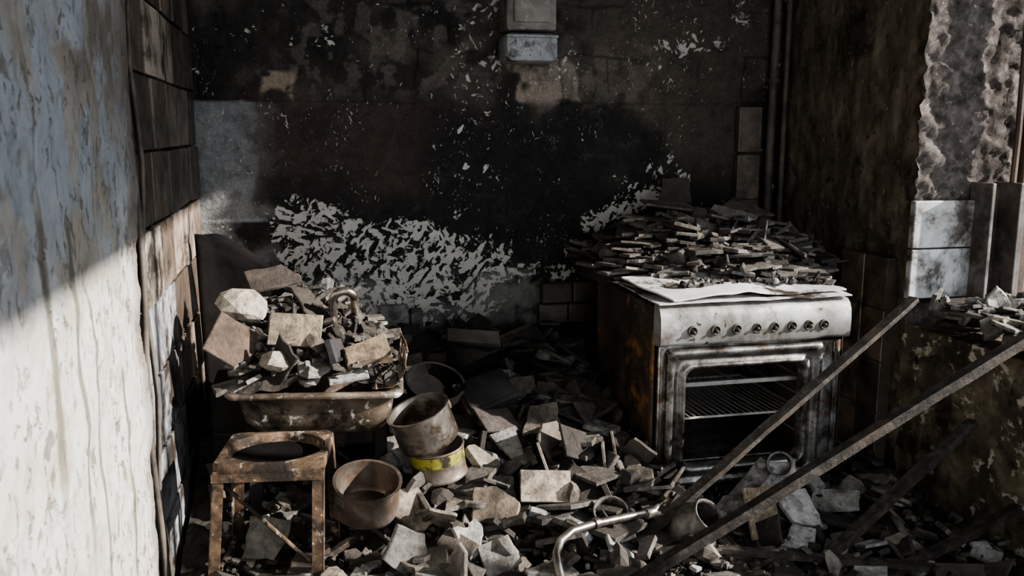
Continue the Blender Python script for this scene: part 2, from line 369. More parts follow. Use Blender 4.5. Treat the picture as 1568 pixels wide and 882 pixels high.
mb.tube([(XL-.005+.008*math.sin(i*1.3),2.405+.015*math.sin(i*.5+1),i*.12) for i in range(22)],.014,6,flat=.5)
mb.build('conduit_pipe',[M_PIPE],smooth=True)

# ---- right wall with window opening
def rough_boxes(name,boxes,mats):
    mb=MB()
    for (x0,x1,y0,y1,z0,z1,rs,am,mis) in boxes:
        def face(o,a,b,na,nb,mi):
            o=Vector(o);a=Vector(a);b=Vector(b)
            vs=[];fs=[]
            for i in range(na+1):
                for j in range(nb+1): vs.append(o+a*(i/na)+b*(j/nb))
            for i in range(na):
                for j in range(nb):
                    k=i*(nb+1)+j; fs.append((k,k+nb+1,k+nb+2,k+1))
            out=[]
            for p in vs:
                q=Vector((mnoise.fractal(p*19,.7,2,5),mnoise.fractal(p*19+Vector((9,3,1)),.7,2,5),mnoise.fractal(p*19+Vector((2,8,5)),.7,2,5)))
                k=.35+.65*max(0,1-abs(p.y-2.8)/.08)
                out.append(tuple(p+q*am*k))
            mb.add(out,fs,mi)
        dx,dy,dz=x1-x0,y1-y0,z1-z0
        nx,ny,nz=[max(1,int(t/rs)) for t in (dx,dy,dz)]
        face((x0,y0,z0),(0,dy,0),(0,0,dz),ny,nz,mis[0])
        face((x1,y0,z0),(0,dy,0),(0,0,dz),ny,nz,mis[0])
        face((x0,y0,z0),(dx,0,0),(0,0,dz),nx,nz,mis[1])
        face((x0,y1,z0),(dx,0,0),(0,0,dz),nx,nz,mis[1])
        face((x0,y0,z0),(dx,0,0),(0,dy,0),nx,ny,mis[1])
        face((x0,y0,z1),(dx,0,0),(0,dy,0),nx,ny,mis[1])
    return mb.build(name,mats,smooth=True)
XO=2.59; HEAD=2.64; JB=.02
rough_boxes('wall_right',[(XR,XO,2.8,YB+.15,0,ZC,.012,.015,(0,1)),(XR,XO,JB,2.8,0,.70,.025,.016,(2,2)),
  (XR,XO,JB,2.8,HEAD,ZC,.2,0,(0,0)),(XR,XO,-1.5,JB,0,ZC,.2,0,(0,0))],[M_RIGHT,M_REV,M_SILL])
mb=MB()
for r in range(4):
    z0=.14+r*.2
    for (y0,y1) in ((2.86,3.0),(3.0,3.15)):
        z1=z0+.197
        col=R.choice([(.3,.22,.16),(.24,.18,.13),(.36,.28,.2),(.18,.135,.1)])
        mb.box(XR-.05+R.uniform(-.004,.004),XR-.01,y0+.002,y1-.002,z0,min(z1,.94),0,col,None,.003)
mb.box(XR-.045,XR+.0,2.86,3.15,.0,.93,0,(.08,.065,.05))
mb.build('wall_tiles_right',[M_TILE])
mb=MB()
for (x0,x1,z0,z1,c) in [(2.115,2.365,.985,1.155,(.5,.5,.49)),(2.115,2.365,.80,.98,(.6,.61,.62)),(2.37,2.50,.80,1.2,(.14,.12,.11))]:
    mb.box(x0,x1,2.762,2.79,z0,z1,0,c,None,.004)
mb.box(2.36,2.375,2.68,2.79,.7,1.22,0,(.2,.18,.17),None,.003)
mb.box(2.46,2.485,2.66,2.79,.7,1.22,0,(.16,.14,.13),None,.003)
mb.build('window_sill_tiles',[M_TILE])
win=empty('window_1')
mb=MB()
for (y0,y1) in ((2.70,2.74),(1.45,1.49),(.06,.10)):
    mb.box(2.50,2.55,y0,y1,.70,HEAD,0,bev=.004)
mb.box(2.50,2.55,.06,2.74,HEAD-.04,HEAD,0,bev=.004)
mb.box(2.50,2.55,.06,2.74,.71,.74,0,bev=.004)
mb.tube([(2.47,2.72,.75),(2.475,2.715,1.4),(2.46,2.72,2.5)],.012,8)
mb.build('frame',[M_WOOD],parent=win)
mb=MB(); mb.box(2.62,6.0,3.05,3.2,-.2,4,0)
mb.build('wall_outside',[M_EXT])
mb=MB(); mb.box(2.6,9,-6,3.1,-.3,-.2,0); mb.build('ground_outside',[M_CONC])
mb=MB(); mb.box(XL-.1,XO,-1.5,YB+.15,-.1,0,0); mb.build('floor',[M_CONC])
mb=MB(); mb.box(XL-.1,XO,-1.5,YB+.15,ZC,ZC+.12,0); mb.build('ceiling',[M_CEIL])

# pipes in right corner
mb=MB()
mb.tube([(2.035,3.66,.0),(2.03,3.66,1.3),(2.04,3.665,2.0),(2.035,3.66,2.75)],.018,12)
mb.tube([(2.10,3.67,.0),(2.098,3.67,1.5),(2.10,3.668,2.75)],.013,12)
for zz in (1.0,1.62,2.2): mb.tube([(2.035,3.66,zz-.012),(2.035,3.66,zz+.012)],.027,12)
mb.build('water_pipes',[M_PIPE],smooth=True,angle=.7)
mb=MB()
for i,z0 in enumerate((.9,1.10,1.31)):
    mb.box(1.885,1.995,3.675,3.71,z0,z0+.198,0,[(.13,.105,.083),(.2,.16,.125),(.17,.135,.11)][i],None,.003)
for (x0,x1,z0,z1) in ((.97,1.10,.57,.655),(1.105,1.24,.57,.655),(.985,1.12,.66,.75),(1.125,1.24,.66,.75),(.28,.40,.56,.68),(.41,.46,.56,.66)):
    mb.box(x0,x1,3.67,3.715,z0,z1,0,R.choice([(.12,.1,.08),(.09,.075,.06)]) if x0>.5 else (.3,.3,.29),None,.006)
mb.build('wall_tiles_back',[M_TILE])

# meter box
e=empty('electricity_meter_box')
mb=MB(); mb.box(.80,1.01,3.565,3.72,1.80,2.02,0,bev=.014); mb.box(.83,.98,3.555,3.57,1.83,1.99,0,bev=.005)
mb.tube([(.86,3.66,2.0),(.86,3.66,2.75)],.016,10); mb.tube([(.94,3.66,2.0),(.945,3.66,2.75)],.012,10)
mb.build('upper_case',[M_BOXD],parent=e,smooth=True,angle=.6)
mb=MB(); mb.box(.795,1.015,3.55,3.72,1.675,1.79,0,bev=.025); mb.tube([(.905,3.545,1.73),(.905,3.555,1.73)],.012,10)
mb.tube([(.80,3.548,1.776),(1.01,3.548,1.776)],.006,6)
mb.build('terminal_cover',[M_BOXG],parent=e,smooth=True,angle=.6)

# ------------------------------------------------------------ rubble
def shard_poly(size,cuts,rr):
    w=size; h=size*rr.uniform(.6,1.0)
    poly=[(-w/2,-h/2),(w/2,-h/2),(w/2,h/2),(-w/2,h/2)]
    for _ in range(cuts):
        a=rr.uniform(0,2*math.pi); n=(math.cos(a),math.sin(a)); d=rr.uniform(.14,.42)*size
        out=[]
        for i in range(len(poly)):
            p,q=poly[i],poly[(i+1)%len(poly)]
            dp=p[0]*n[0]+p[1]*n[1]-d; dq=q[0]*n[0]+q[1]*n[1]-d
            if dp<=0: out.append(p)
            if dp*dq<0:
                t=dp/(dp-dq); out.append((p[0]+(q[0]-p[0])*t,p[1]+(q[1]-p[1])*t))
        if len(out)>=3: poly=out
    res=[]
    for i in range(len(poly)):
        p,q=poly[i],poly[(i+1)%len(poly)]
        res.append(p); L=math.hypot(q[0]-p[0],q[1]-p[1])
        if L>size*.35 and rr.random()<.75 and cuts:
            for t in (.25,.5,.75):
                k=rr.uniform(-.05,.035)*L
                res.append((p[0]+(q[0]-p[0])*t+(q[1]-p[1])/L*k,p[1]+(q[1]-p[1])*t-(q[0]-p[0])/L*k))
    return res
def shard(mb,c,size,rot,thick=.009,col=(.3,.3,.3),cuts=2,rr=R,edge=None,under=None):
    poly=shard_poly(size,cuts,rr); n=len(poly)
    M=Matrix.Translation(c)@Euler(rot).to_matrix().to_4x4()
    b=min(.003,thick*.25)
    sc=1-2*b/max(size,.02)
    vs=[(x,y,-thick/2) for x,y in poly]+[(x,y,thick/2-b) for x,y in poly]+[(x*sc,y*sc,thick/2) for x,y in poly]
    fs=[tuple(range(n))[::-1]]+[(i,(i+1)%n,n+(i+1)%n,n+i) for i in range(n)]+[(n+i,n+(i+1)%n,2*n+(i+1)%n,2*n+i) for i in range(n)]+[tuple(range(2*n,3*n))]
    ec=edge or tuple(min(.5,k*1.0+.02) for k in col); uc=under or ec
    mb.add(vs,fs,0,[uc]+[ec]*n+[ec]*n+[col],M)
_ico=[]
for k in range(14):
    bm=bmesh.new(); bmesh.ops.create_icosphere(bm,subdivisions=2,radius=.5)
    nrm=[Vector((R.gauss(0,1),R.gauss(0,1),R.gauss(0,1))).normalized() for _ in range(9)]; ds=[R.uniform(.2,.38) for _ in nrm]
    for v in bm.verts:
        for n_,d_ in zip(nrm,ds):
            t=v.co.dot(n_)-d_
            if t>0: v.co-=n_*t
        v.co+=Vector((R.gauss(0,1),R.gauss(0,1),R.gauss(0,1)))*.016
    bm.verts.index_update()
    _ico.append(([v.co[:] for v in bm.verts],[[v.index for v in f.verts] for f in bm.faces])); bm.free()
def chunk(mb,c,size,rot,col,sq=(1,1,.6)):
    vs,fs=R.choice(_ico)
    M=Matrix.Translation(c)@Euler(rot).to_matrix().to_4x4()@Matrix.Diagonal((size*sq[0],size*sq[1],size*sq[2],1))
    mb.add(vs,fs,0,col,M)
PAL=[(.2,.177,.157),(.145,.124,.107),(.095,.082,.071),(.27,.245,.22),(.22,.198,.178),(.05,.044,.04),(.34,.32,.295),(.17,.142,.117),(.07,.06,.053),(.28,.243,.2)]
PALB=[(.46,.445,.42),(.6,.59,.57),(.42,.39,.35),(.44,.385,.31)]
def scatter(mb,n,samp,hf,smin,smax,tilt,bright=.12,soot_shade=1.0,chunks=.25,lift=.02,pw=2.2,thick=(.008,.015)):
    for _ in range(n):
        x,y=samp(); s=smin+(smax-smin)*R.random()**pw
        z=hf(x,y)+R.uniform(-.3,1)*lift
        col=R.choice(PALB) if R.random()<bright else R.choice(PAL)
        k=(soot_shade(x,y) if callable(soot_shade) else soot_shade)*R.uniform(.65,1.15)  # constants set the soot level, a callable gives painted shade
        col=tuple(min(.75,q*k) for q in col)
        tl=abs(R.gauss(0,tilt))
        if R.random()<.06: tl=R.uniform(.8,1.4)
        ang=R.uniform(0,2*math.pi)
        rot=(Matrix.Rotation(ang,3,'Z')@Matrix.Rotation(tl,3,'X')@Matrix.Rotation(R.uniform(0,6.28),3,'Z')).to_euler()
        if R.random()<chunks: chunk(mb,(x,y,z),s*.8,(R.uniform(0,3),R.uniform(0,3),R.uniform(0,3)),col,(1,R.uniform(.6,1),R.uniform(.4,.8)))
        else: shard(mb,(x,y,z),s,rot,R.uniform(*thick),col,R.choice([0,1,2,2,3,3]))
def base_grid(mb,x0,x1,y0,y1,hf,nx,ny,col,amp=.02):
    vs=[];fs=[]
    for i in range(nx+1):
        for j in range(ny+1):
            x=x0+(x1-x0)*i/nx; y=y0+(y1-y0)*j/ny
            vs.append((x,y,hf(x,y)+amp*mnoise.fractal(Vector((x,y,0))*14,1,2,4)-.02))
    for i in range(nx):
        for j in range(ny):
            k=i*(ny+1)+j; fs.append((k,k+ny+1,k+ny+2,k+1))
    mb.add(vs,fs,0,col)
def hfloor(x,y):
    h=.16+max(0,(y-2.25))*.31
    if x>1.0:
        t=min(1,(x-1.0)/.25); h=h*(1-t)+(.13+.05*max(0,y-2.2))*t
    h+=.035*mnoise.noise(Vector((x*3,y*3,1)))
    if x<.25 and y>2.3: h-=.07*min(1,(.25-x)/.2)
    if y>3.3 : h=min(h,.58)
    return h
mb=MB()
base_grid(mb,XL+.01,XR-.02,1.2,YB-.02,hfloor,150,150,(.07,.06,.05))
def s_floor(): return R.uniform(XL+.06,XR-.06),R.uniform(1.95,3.64)
def fshade(x,y):  # painted shade: floor rubble colour darkened at the back, right and left
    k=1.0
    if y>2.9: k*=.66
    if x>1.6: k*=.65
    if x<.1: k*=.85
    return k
scatter(mb,950,s_floor,hfloor,.03,.13,.5,.06,fshade,.25,.035,1.7)
scatter(mb,1500,lambda:(R.uniform(-.3,1.9),R.uniform(2.0,2.85)),lambda x,y:hfloor(x,y)+.012,.010,.05,.5,.10,fshade,.5,.03)
scatter(mb,230,lambda:(R.uniform(.22,1.12),R.uniform(2.15,3.4)),lambda x,y:hfloor(x,y)+.035,.09,.17,.6,.10,fshade,.16,.04,.9,(.009,.018))
scatter(mb,80,lambda:(R.uniform(1.05,1.95),R.uniform(2.05,2.58)),lambda x,y:hfloor(x,y)+.025,.07,.14,.5,.25,1.0,.12,.03,1.0,(.009,.016))
scatter(mb,60,lambda:(R.uniform(-.3,.3),R.uniform(2.0,2.42)),lambda x,y:hfloor(x,y)+.02,.07,.15,.4,.25,1.0,.35,.03,1.0,(.009,.018))
d=math.radians
sig=[((.29,2.49,.29),.175,(d(42),d(4),d(18)),(.5,.43,.34),3,.024),
 ((.53,2.44,.30),.17,(d(38),d(-6),d(-20)),(.38,.31,.23),3,.022),
 ((.675,2.47,.335),.155,(d(58),d(3),d(-8)),(.6,.5,.39),0,.010),
 ((.50,2.66,.37),.14,(d(35),d(10),d(35)),(.42,.37,.3),3,.024),
 ((.83,2.66,.39),.17,(d(60),d(25),d(40)),(.06,.052,.046),0,.010),
 ((.76,2.72,.40),.15,(d(75),d(-30),d(60)),(.22,.19,.155),1,.009),
 ((.70,2.60,.38),.14,(d(70),d(20),d(75)),(.3,.26,.21),1,.009),
 ((.93,2.66,.34),.16,(d(82),d(8),d(70)),(.36,.31,.25),0,.009),
 ((.975,2.68,.33),.15,(d(80),d(-5),d(75)),(.2,.165,.14),0,.009),
 ((.72,3.0,.46),.15,(d(50),d(0),d(10)),(.17,.14,.115),1,.009),
 ((.88,3.05,.46),.14,(d(48),d(10),d(-15)),(.19,.155,.125),1,.009),
 ((.6,2.85,.44),.15,(d(30),d(10),d(25)),(.12,.1,.09),0,.009),
 ((.74,2.82,.43),.15,(d(46),d(-8),d(-12)),(.26,.225,.19),1,.012),
 ((.93,2.88,.42),.15,(d(40),d(14),d(32)),(.18,.15,.12),2,.012),
 ((1.33,2.33,.245),.16,(d(66),d(12),d(28)),(.42,.33,.23),0,.009),
 ((1.25,2.42,.22),.15,(d(50),d(-20),d(-30)),(.66,.64,.6),1,.009),
 ((1.50,2.37,.22),.17,(d(30),d(6),d(15)),(.66,.64,.6),2,.012),
 ((1.64,2.42,.2),.15,(d(22),d(-6),d(-35)),(.5,.48,.45),2,.012),
 ((1.47,2.50,.27),.13,(d(75),d(0),d(-10)),(.68,.66,.64),0,.009),
 ((1.42,2.24,.19),.14,(d(26),d(8),d(-25)),(.54,.52,.49),2,.012),
 ((.40,2.33,.24),.16,(d(62),d(18),d(50)),(.46,.42,.37),1,.009),
 ((.12,2.34,.19),.17,(d(22),d(10),d(30)),(.46,.43,.38),2,.012),
 ((-.02,2.40,.19),.13,(d(15),d(10),d(-15)),(.14,.12,.1),1,.012),
 ((-.15,2.50,.24),.12,(d(55),d(10),d(-5)),(.28,.255,.22),1,.009),
 ((.47,2.27,.22),.14,(d(30),d(-12),d(10)),(.42,.39,.36),2,.016),
 ((.62,2.74,.38),.15,(d(25),d(-12),d(10)),(.5,.47,.44),2,.012),
 ((1.1,2.40,.22),.14,(d(30),d(12),d(50)),(.54,.52,.5),1,.01),
 ((1.78,2.35,.2),.16,(d(45),d(12),d(80)),(.15,.12,.1),1,.01)]
for c,s,r_,col,cu,th in sig: shard(mb,c,s,r_,th,col,cu)
mb.build('broken_tile_rubble',[M_RUB])

# ------------------------------------------------------------ stove
SX,SY=1.115,2.66; SW,SD,SH=.69,.66,.835
st=empty('gas_stove',(0,0,0))
mb=MB()
mb.box(SX,SX+.012,SY+.02,SY+SD,.0,SH-.01,0,bev=.003); mb.box(SX+SW-.012,SX+SW,SY+.02,SY+SD,.0,SH-.01,0,bev=.003)
mb.box(SX,SX+SW,SY+SD-.01,SY+SD,0,SH-.01,0); mb.box(SX,SX+SW,SY+.03,SY+SD,.0,.2,0)
mb.box(SX-.006,SX+.01,SY+.05,SY+.075,.02,SH-.03,0,bev=.003)
mb.build('body_sides',[M_BODY],parent=st)
mb=MB()
mb.box(SX,SX+.03,SY+.012,SY+.05,.02,.70,0,bev=.004)
mb.box(SX+SW-.09,SX+SW,SY+.02,SY+.05,.02,.70,0,bev=.004)
mb.box(SX,SX+SW,SY+.02,SY+.05,.12,.215,0,bev=.004)
mb.box(SX,SX+SW,SY+.02,SY+.05,.685,.705,0,bev=.002)
mb.tube([(SX+.012,SY+.008,.2),(SX+.012,SY+.008,.69)],.006,8); mb.tube([(SX+SW-.03,SY+.012,.2),(SX+SW-.03,SY+.012,.69)],.006,8)
mb.build('front_frame',[M_DOOR],parent=st,smooth=True,angle=.5)
mb=MB()
x0,x1,y0,y1,z0,z1=SX+.05,SX+SW-.1,SY+.05,SY+SD-.04,.24,.67
vs=[(x0,y0,z0),(x1,y0,z0),(x1,y1,z0),(x0,y1,z0),(x0,y0,z1),(x1,y0,z1),(x1,y1,z1),(x0,y1,z1)]
mb.add(vs,[(0,1,2,3),(4,7,6,5),(1,5,6,2),(3,2,6,7),(0,3,7,4)])
mb.build('oven_cavity',[M_OVEN],parent=st)
def rrect(x0,x1,z0,z1,r,n=8):
    pts=[]
    for cx,cz,a0 in ((x1-r,z1-r,0),(x0+r,z1-r,90),(x0+r,z0+r,180),(x1-r,z0+r,270)):
        for i in range(n+1):
            a=math.radians(a0+90*i/n); pts.append((cx+r*math.cos(a),cz+r*math.sin(a)))
    return pts
def loft(mb,loops,capend=False,mi=0,M=None):
    n=len(loops[0]); vs=[p for L in loops for p in L]; fs=[]
    for i in range(len(loops)-1):
        for k in range(n):
            k2=(k+1)%n; fs.append((i*n+k,i*n+k2,(i+1)*n+k2,(i+1)*n+k))
    if capend: fs.append(tuple((len(loops)-1)*n+k for k in range(n)))
    mb.add(vs,fs,mi,(1,1,1),M)
mb=MB()
dx0,dx1,dz0,dz1=SX+.025,SX+.60,.205,.688
prof=[(0,.035,.012),(0,0.,.012),(.005,-.010,.014),(.014,-.012,.02),(.022,-.010,.025),(.028,.0,.03),(.045,.002,.035),(.052,-.010,.035),(.058,-.014,.035),(.066,-.010,.035),(.070,.006,.034),(.074,.03,.032)]
loft(mb,[[(x,SY+yy,z) for x,z in rrect(dx0+i_,dx1-i_,dz0+i_,dz1-i_,max(.008,r_))] for i_,yy,r_ in prof])
mb.build('oven_door_frame',[M_DOOR],parent=st,smooth=True)
mb=MB()
def rack(z,ya,yb,nw,sag=0):
    mb.tube([(x0+.005,ya,z),(x1-.005,ya,z)],.0045,6); mb.tube([(x0+.005,yb,z),(x1-.005,yb,z)],.004,6)
    for i in range(nw+1):
        x=x0+.01+(x1-x0-.02)*i/nw; mb.tube([(x,ya,z),(x,(ya+yb)/2,z-sag),(x,yb,z)],.0028,5)
rack(.42,SY+.08,SY+.55,22,.004); rack(.54,SY+.10,SY+.5,2)
mb.box(x0+.002,x1-.002,SY+.085,SY+.1,.53,.545,0,bev=.002)
for zz in (.33,.42,.47,.54,.6):
    mb.tube([(x0+.005,SY+.06,zz),(x0+.005,SY+.58,zz)],.003,5); mb.tube([(x1-.005,SY+.06,zz),(x1-.005,SY+.58,zz)],.003,5)
mb.build('oven_racks',[M_WIRE],parent=st)
mb=MB()
mb.box(x0+.01,x1-.01,SY+.07,SY+.5,.245,.275,0,bev=.006)
mb.build('oven_tray',[M_DOOR],parent=st)
mb=MB()
pf=[(.05,.700),(.0,.700),(-.008,.704),(-.012,.712),(-.014,.76),(-.010,.80),(.0,.822),(.014,.834),(.05,.838)]
nx=30; vs=[];fs=[]
for i in range(nx+1):
    t=i/nx; x=SX-.004+(SW+.008)*t; sag=.003*math.sin(t*9)+.002*math.sin(t*23)
    for (yy,zz) in pf:
        vs.append((x,SY+yy+sag*.6,zz+sag*.5))
m=len(pf)
for i in range(nx):
    for j in range(m-1): fs.append((i*m+j,(i+1)*m+j,(i+1)*m+j+1,i*m+j+1))
fs.append(tuple(range(m))); fs.append(tuple(nx*m+j for j in range(m))[::-1])
mb.add(vs,fs); mb.build('control_panel',[M_PANEL],parent=st,smooth=True,angle=.8)
mb=MB(); mr=MB()
for i,t in enumerate((.155,.275,.385,.49,.585,.68,.77,.855)):
    x=SX+SW*t; z=.752
    RX=Matrix.Translation((x,SY-.0135,z))@Matrix.Rotation(math.pi/2,4,'X')
    mb.lathe([(0,.004),(.0125,.004),(.0125,-.004)],20,0,M=RX)
    mr.lathe([(.0125,-.003),(.0125,.0055),(.0145,.0065),(.0175,.004),(.0185,-.002)],20,0,M=RX)
    mr.tube([(x,SY-.012,z),(x+R.uniform(-.003,.003),SY-.03,z+R.uniform(-.003,.003))],.0042,8)
mb.build('knob_holes',[M_HOLE],parent=st); mr.build('knob_bezels',[M_PIPE],parent=st,smooth=True)
def sheet(mb,corners,nx,ny,warp,seed,th=.004,mi=0,bow=0):
    A,B,C,D=[Vector(c) for c in corners]; vs=[];fs=[]
    for s_ in (0,1):
        for i in range(nx+1):
            for j in range(ny+1):
                u=i/nx;v=j/ny
                p=A*(1-u)*(1-v)+B*u*(1-v)+C*u*v+D*(1-u)*v
                p=p+Vector((0,0,bow*math.sin(u*math.pi)+warp*mnoise.fractal(Vector((p.x*5+seed,p.y*5,seed)),1,2,3)-s_*th))
                vs.append(tuple(p))
    K=(nx+1)*(ny+1)
    for i in range(nx):
        for j in range(ny):
            k=i*(ny+1)+j; fs.append((k,k+ny+1,k+ny+2,k+1)); fs.append((K+k,K+k+1,K+k+ny+2,K+k+ny+1))
    ring=[i*(ny+1) for i in range(nx+1)]+[nx*(ny+1)+j for j in range(1,ny+1)]+[i*(ny+1)+ny for i in range(nx-1,-1,-1)]+[j for j in range(ny-1,0,-1)]
    for a in range(len(ring)):
        p,q=ring[a],ring[(a+1)%len(ring)]; fs.append((p,K+p,K+q,q))
    mb.add(vs,fs,mi)
mb=MB()
sheet(mb,[(SX-.008,SY-.004,.845),(SX+SW+.008,SY-.004,.845),(SX+SW+.005,SY+SD,.85),(SX-.005,SY+SD,.85)],34,30,.008,1.)
sheet(mb,[(SX+.045,SY+.004,.856),(SX+SW-.17,SY+.03,.862),(SX+SW-.12,SY+.33,.885),(SX-.03,SY+.30,.885)],24,18,.014,4.,.006,bow=.012)
sheet(mb,[(SX+SW-.17,SY+.035,.864),(SX+SW+.0,SY+.02,.862),(SX+SW-.01,SY+.4,.872),(SX+SW-.15,SY+.4,.872)],14,18,.012,7.,.006)
mb.build('hob_top',[M_ENWHITE],parent=st,smooth=True,angle=.8)
mb=MB()
sheet(mb,[(SX-.05,SY+.33,.872),(SX+.14,SY+.10,.880),(SX+.20,SY+.16,.886),(SX-.02,SY+.55,.89)],14,10,.02,9.,.004)
mb.build('bent_trim_sheet',[M_DULL],parent=st)

# rubble on stove
def hst(x,y):
    u=(x-1.53)/.54; v=(y-3.27)/.44
    r=math.sqrt(u*u+v*v)
    h=min(1,max(0,1-r)*1.7)**.8
    return .868+.165*h+.02*mnoise.noise(Vector((x*5,y*5,3)))*h
mb=MB()
def sst():
    while True:
        x=R.uniform(1.03,2.05); y=R.uniform(2.82,3.68)
        if ((x-1.53)/.54)**2+((y-3.27)/.45)**2<1 and (x<SX+SW+.04 or y>3.0): return x,y
vs=[];fs=[];nr=14;na=48
for i in range(nr+1):
    for k in range(na):
        a=2*math.pi*k/na; r=i/nr
        x=1.52+.48*r*math.cos(a); y=3.29+.38*r*math.sin(a)
        vs.append((x,y,hst(x,y)-.02 if i<nr else .84))
for i in range(nr):
    for k in range(na): fs.append((i*na+k,(i+1)*na+k,(i+1)*na+(k+1)%na,i*na+(k+1)%na))
mb.add(vs,fs,0,(.07,.06,.052))
scatter(mb,430,sst,hst,.05,.16,.26,.04,.9,.15,.035,1.3,(.008,.014))
scatter(mb,300,lambda:(R.uniform(1.2,1.8),R.uniform(2.76,3.1)),lambda x,y:max(.876,hst(x,y)),.015,.07,.25,.12,.85,.3,.012,1.5,(.006,.011))
for c,s,r_,col in [((1.62,3.2,1.06),.18,(d(28),d(12),d(-40)),(.3,.26,.23)),((1.45,3.15,1.04),.17,(d(22),d(20),d(-35)),(.35,.3,.26)),((1.33,3.1,.99),.16,(d(30),d(-6),d(12)),(.29,.25,.21)),
   ((1.74,3.3,1.08),.19,(d(15),d(20),d(-48)),(.18,.15,.13)),((1.52,3.55,1.15),.16,(d(60),d(0),d(-10)),(.13,.11,.09)),((1.55,2.97,.93),.15,(d(20),d(2),d(12)),(.22,.185,.155)),((1.45,3.4,1.10),.2,(d(8),d(4),d(0)),(.24,.22,.19)),
   ((1.72,3.02,.94),.13,(d(24),d(10),d(30)),(.25,.21,.18)),((1.28,3.2,1.0),.13,(d(35),d(-20),d(-20)),(.22,.18,.15)),((1.85,3.35,1.03),.17,(d(20),d(34),d(-30)),(.12,.1,.085)),((1.40,2.98,.93),.13,(d(30),d(14),d(40)),(.3,.27,.23))]:
    shard(mb,c,s,r_,.010,col,1)
mb.build('broken_tile_rubble.001',[M_RUB])

# sill rubble
mb=MB()
scatter(mb,240,lambda:(R.uniform(2.13,2.46),R.uniform(1.9,2.68)),lambda x,y:.745+.06*math.exp(-((y-2.5)/.2)**2),.04,.15,.28,.45,1.0,.25,.03,1.3)
chunk(mb,(2.24,2.47,.85),.15,(.2,.1,.5),(.66,.63,.58),(1,.7,.6)); chunk(mb,(2.32,2.25,.82),.15,(.2,.1,1.5),(.55,.52,.47),(1,.7,.5))
mb.build('broken_tile_rubble.002',[M_RUB])

# ------------------------------------------------------------ sink
sk=empty('enamel_sink'); pivot(sk,(.02,2.80,0),math.radians(-6))
mb=MB()
def rloop(cx,cy,w,dp,r,z,n=8,tx=0): return [(x,y,z+tx*(x-cx)) for x,y in rrect(cx-w/2,cx+w/2,cy-dp/2,cy+dp/2,r,n)]
cx,cyy=.02,2.80
T=-.02
L=[rloop(cx,cyy,.51,.41,.03,.618,tx=T),rloop(cx,cyy,.525,.42,.03,.628,tx=T),rloop(cx,cyy,.515,.41,.03,.636,tx=T),rloop(cx,cyy,.46,.36,.05,.633,tx=T),rloop(cx,cyy,.45,.35,.05,.625,tx=T),
   rloop(cx,cyy,.42,.33,.07,.54,tx=T),rloop(cx,cyy,.36,.27,.08,.51,tx=T)]
loft(mb,L,capend=True)
L=[rloop(cx,cyy,.51,.41,.03,.618,tx=T),rloop(cx,cyy,.47,.37,.05,.618,tx=T),rloop(cx,cyy,.455,.355,.06,.57,tx=T),rloop(cx,cyy,.44,.345,.07,.53,tx=T),rloop(cx,cyy,.41,.31,.08,.50,tx=T),rloop(cx,cyy,.35,.25,.08,.487,tx=T)]
loft(mb,L,capend=True)
mb.build('basin',[M_SINK],parent=sk,smooth=True)
cb=empty('charred_sink_cabinet')
mb=MB()
mb.box(-.34,.20,3.0,3.28,0,.55,0,bev=.006)
for xx in (-.19,.20): mb.box(xx-.02,xx+.02,2.72,3.02,0,.485,0,bev=.004)
mb.box(-.19,.20,2.74,2.78,.42,.483,0,bev=.004)
mb.build('carcass',[M_CHARW],parent=cb)
mb=MB()
def hsk(x,y):
    v=(y-2.63)/.45
    h=.64+.22*max(0,min(1,v))*(1-.5*max(0,(x+.1)/.4))
    e=max(0,1-abs((x-.0)/.29)**3)
    return .635+(h-.635+.04)*e+.015*mnoise.noise(Vector((x*6,y*6,0)))
base_grid(mb,-.22,.26,2.63,3.1,hsk,40,40,(.07,.06,.05))
scatter(mb,110,lambda:(R.uniform(-.25,.26),R.uniform(2.66,3.1)),hsk,.04,.12,.5,.12,.85,.25,.03,1.3)
scatter(mb,260,lambda:(R.uniform(-.25,.26),R.uniform(2.64,3.1)),hsk,.015,.055,.5,.15,.85,.4,.03,1.3)
for c,s,r_,col,cu,th in [((-.05,2.74,.80),.16,(d(62),d(4),d(-10)),(.52,.43,.32),0,.01),((-.235,2.74,.77),.15,(d(58),d(38),d(15)),(.18,.13,.1),0,.01),
   ((.02,2.68,.70),.12,(d(25),d(6),d(25)),(.55,.52,.45),2,.012),((.16,2.70,.735),.14,(d(30),d(-4),d(8)),(.38,.29,.2),1,.03),
   ((.10,2.66,.675),.12,(d(20),d(-6),d(5)),(.62,.6,.56),2,.01),((-.23,2.67,.65),.12,(d(14),d(-10),d(15)),(.26,.235,.21),2,.014),
   ((.07,2.69,.74),.11,(d(70),d(12),d(70)),(.06,.06,.065),0,.02),((-.10,2.68,.73),.13,(d(70),d(30),d(-60)),(.06,.05,.045),1,.008),
   ((-.12,3.03,.92),.17,(d(30),d(-8),d(12)),(.13,.105,.09),1,.012),((.02,2.95,.84),.15,(d(40),d(10),d(40)),(.1,.085,.07),1,.012)]:
    shard(mb,c,s,r_,th,col,cu)
chunk(mb,(-.19,2.86,.86),.21,(.2,.1,.5),(.58,.52,.43),(1,.85,.55))
chunk(mb,(-.09,2.68,.72),.16,(.3,.2,.8),(.52,.47,.39),(1,.8,.6)); chunk(mb,(.02,2.72,.76),.09,(1,.2,.8),(.26,.22,.17)); chunk(mb,(-.02,2.67,.69),.11,(1,.2,.1),(.55,.51,.45))
mb.build('broken_tile_rubble.003',[M_RUB])
mb=MB()
pts=[(.07,2.88,.70),(.07,2.88,.80),(.07,2.88,.86)]+[(.105-.035*math.cos(a),2.88-.02*math.sin(a),.86+.035*math.sin(a)) for a in [i*math.pi/8 for i in range(1,9)]]+[(.14,2.87,.82)]
